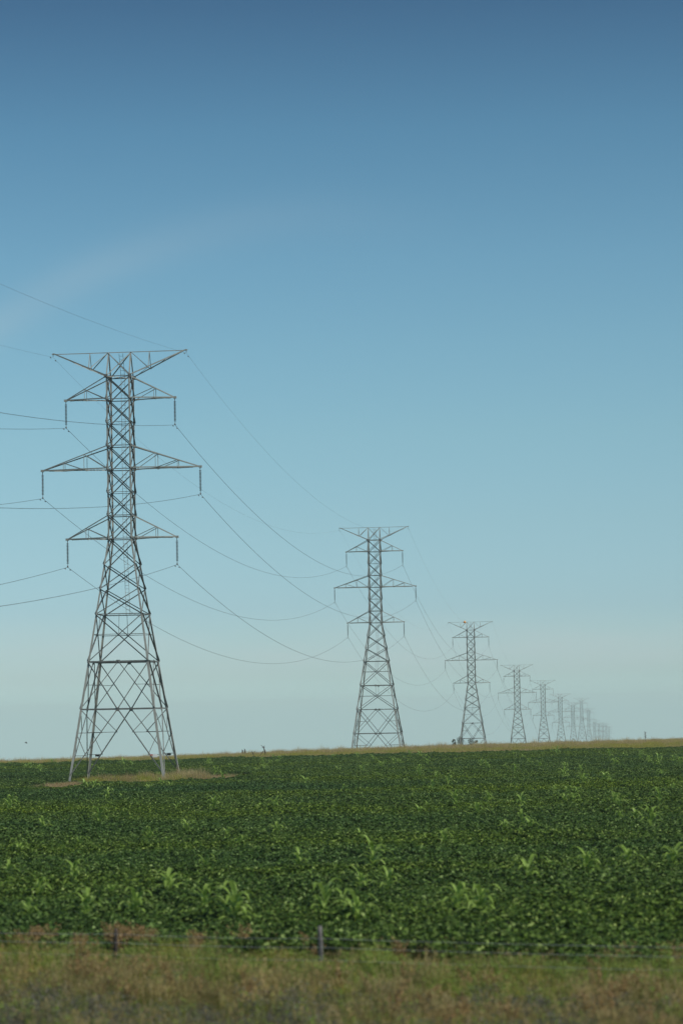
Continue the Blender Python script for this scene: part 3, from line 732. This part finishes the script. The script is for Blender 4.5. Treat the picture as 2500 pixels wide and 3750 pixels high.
# the clear sky deepens upward: an elevation curve on the sky's own colour, plus thin cirrus
tc_ = N(t, 'ShaderNodeTexCoord'); sp_ = N(t, 'ShaderNodeSeparateXYZ'); Lk.new(tc_.outputs['Generated'], sp_.inputs[0])
def wm(op, a, b=None, c=None, clamp=False):
    n = N(t, 'ShaderNodeMath', operation=op); n.use_clamp = clamp
    for i, q in enumerate((a, b, c)):
        if q is None: continue
        if isinstance(q, (int, float)): n.inputs[i].default_value = q
        else: Lk.new(q, n.inputs[i])
    return n.outputs[0]
zn = sp_.outputs[2]
SKY = [(0, (0.807, 1.266, 1.648)), (0.0054, (0.856, 1.293, 1.653)), (0.0147, (0.719, 1.02, 1.287)), (0.0378, (0.633, 0.882, 1.127)), (0.0688, (0.652, 0.881, 1.001)), (0.0996, (0.661, 0.903, 0.946)), (0.1304, (0.63, 0.893, 0.923)), (0.1613, (0.576, 0.852, 0.889)), (0.2062, (0.446, 0.719, 0.778)), (0.2496, (0.302, 0.49, 0.577)), (0.45, (0.272, 0.441, 0.519))]
sr = ramp(t, [(z * 2, c) for z, c in SKY]); Lk.new(wm('MULTIPLY', zn, 2.0), sr.inputs[0])
ml = N(t, 'ShaderNodeMix', data_type='RGBA', blend_type='MULTIPLY'); ml.inputs[0].default_value = 1
Lk.new(sk.outputs[0], ml.inputs[6]); Lk.new(sr.outputs[0], ml.inputs[7]); skycol = ml.outputs[2]
# a thin cirrus streak rising from the left, and faint level veils low down
az_ = wm('ARCTAN2', sp_.outputs[0], sp_.outputs[1]); u_ = wm('ADD', az_, .1217)
cen = wm('ADD', .140, wm('MULTIPLY', u_, wm('ADD', .617, wm('MULTIPLY', u_, -2.6))))
mpn = N(t, 'ShaderNodeMapping'); mpn.inputs['Scale'].default_value = (6, 6, 30); Lk.new(tc_.outputs['Generated'], mpn.inputs['Vector'])
nz = N(t, 'ShaderNodeTexNoise'); nz.inputs['Scale'].default_value = 2.2; nz.inputs['Detail'].default_value = 4; Lk.new(mpn.outputs[0], nz.inputs['Vector'])
dd_ = wm('SUBTRACT', zn, cen)
up_ = wm('EXPONENT', wm('MULTIPLY', wm('MULTIPLY', dd_, dd_), -16000.0))
fade = wm('MULTIPLY', wm('SUBTRACT', 1.0, wm('MULTIPLY', u_, 6.0), clamp=True), wm('MULTIPLY', wm('ADD', nz.outputs['Fac'],   .35), .15))
low = wm('EXPONENT', wm('MULTIPLY', wm('MULTIPLY', wm('SUBTRACT', zn, .022), wm('SUBTRACT', zn, .022)), -9000.0))
veil = wm('ADD', wm('MULTIPLY', up_, fade), wm('MULTIPLY', low, wm('MULTIPLY', wm('SUBTRACT', nz.outputs['Fac'], .2, clamp=True), .9)), clamp=True)
cm_ = N(t, 'ShaderNodeMix', data_type='RGBA'); Lk.new(veil, cm_.inputs[0]); Lk.new(skycol, cm_.inputs[6]); cm_.inputs[7].default_value = (5.2, 5.9, 6.1, 1)
Lk.new(cm_.outputs[2], bg.inputs[0]); Lk.new(bg.outputs[0], wo.inputs[0])
sd = bpy.data.lights.new('sun', 'SUN'); sd.energy = 3.8; sd.angle = math.radians(.53); sd.color = (1, .95, .86)
so = bpy.data.objects.new('sun', sd); C.objects.link(so)
dirn = Vector((math.sin(SUN_AZ) * math.cos(SUN_EL), math.cos(SUN_AZ) * math.cos(SUN_EL), math.sin(SUN_EL)))
so.rotation_euler = dirn.to_track_quat('Z', 'Y').to_euler()
cd = bpy.data.cameras.new('camera'); cam = bpy.data.objects.new('camera', cd); C.objects.link(cam); bpy.context.scene.camera = cam
cd.sensor_fit = 'HORIZONTAL'; cd.sensor_width = 24; cd.lens = F / 2500 * 24; cd.clip_start = .5; cd.clip_end = 30000
cam.matrix_world = Matrix.Translation((0, 0, EYE)) @ Matrix.Rotation(math.pi / 2 + PITCH, 4, 'X') @ Matrix.Rotation(-ROLL, 4, 'Z')
cd.dof.use_dof = True; cd.dof.focus_distance = 420; cd.dof.aperture_fstop = 1.0
sc = bpy.context.scene; sc.view_settings.view_transform = 'Standard'; sc.view_settings.look = 'None'; sc.view_settings.exposure = 0; sc.view_settings.gamma = 1
sc.cycles.max_bounces = 6; sc.cycles.transparent_max_bounces = 8; sc.cycles.volume_bounces = 1
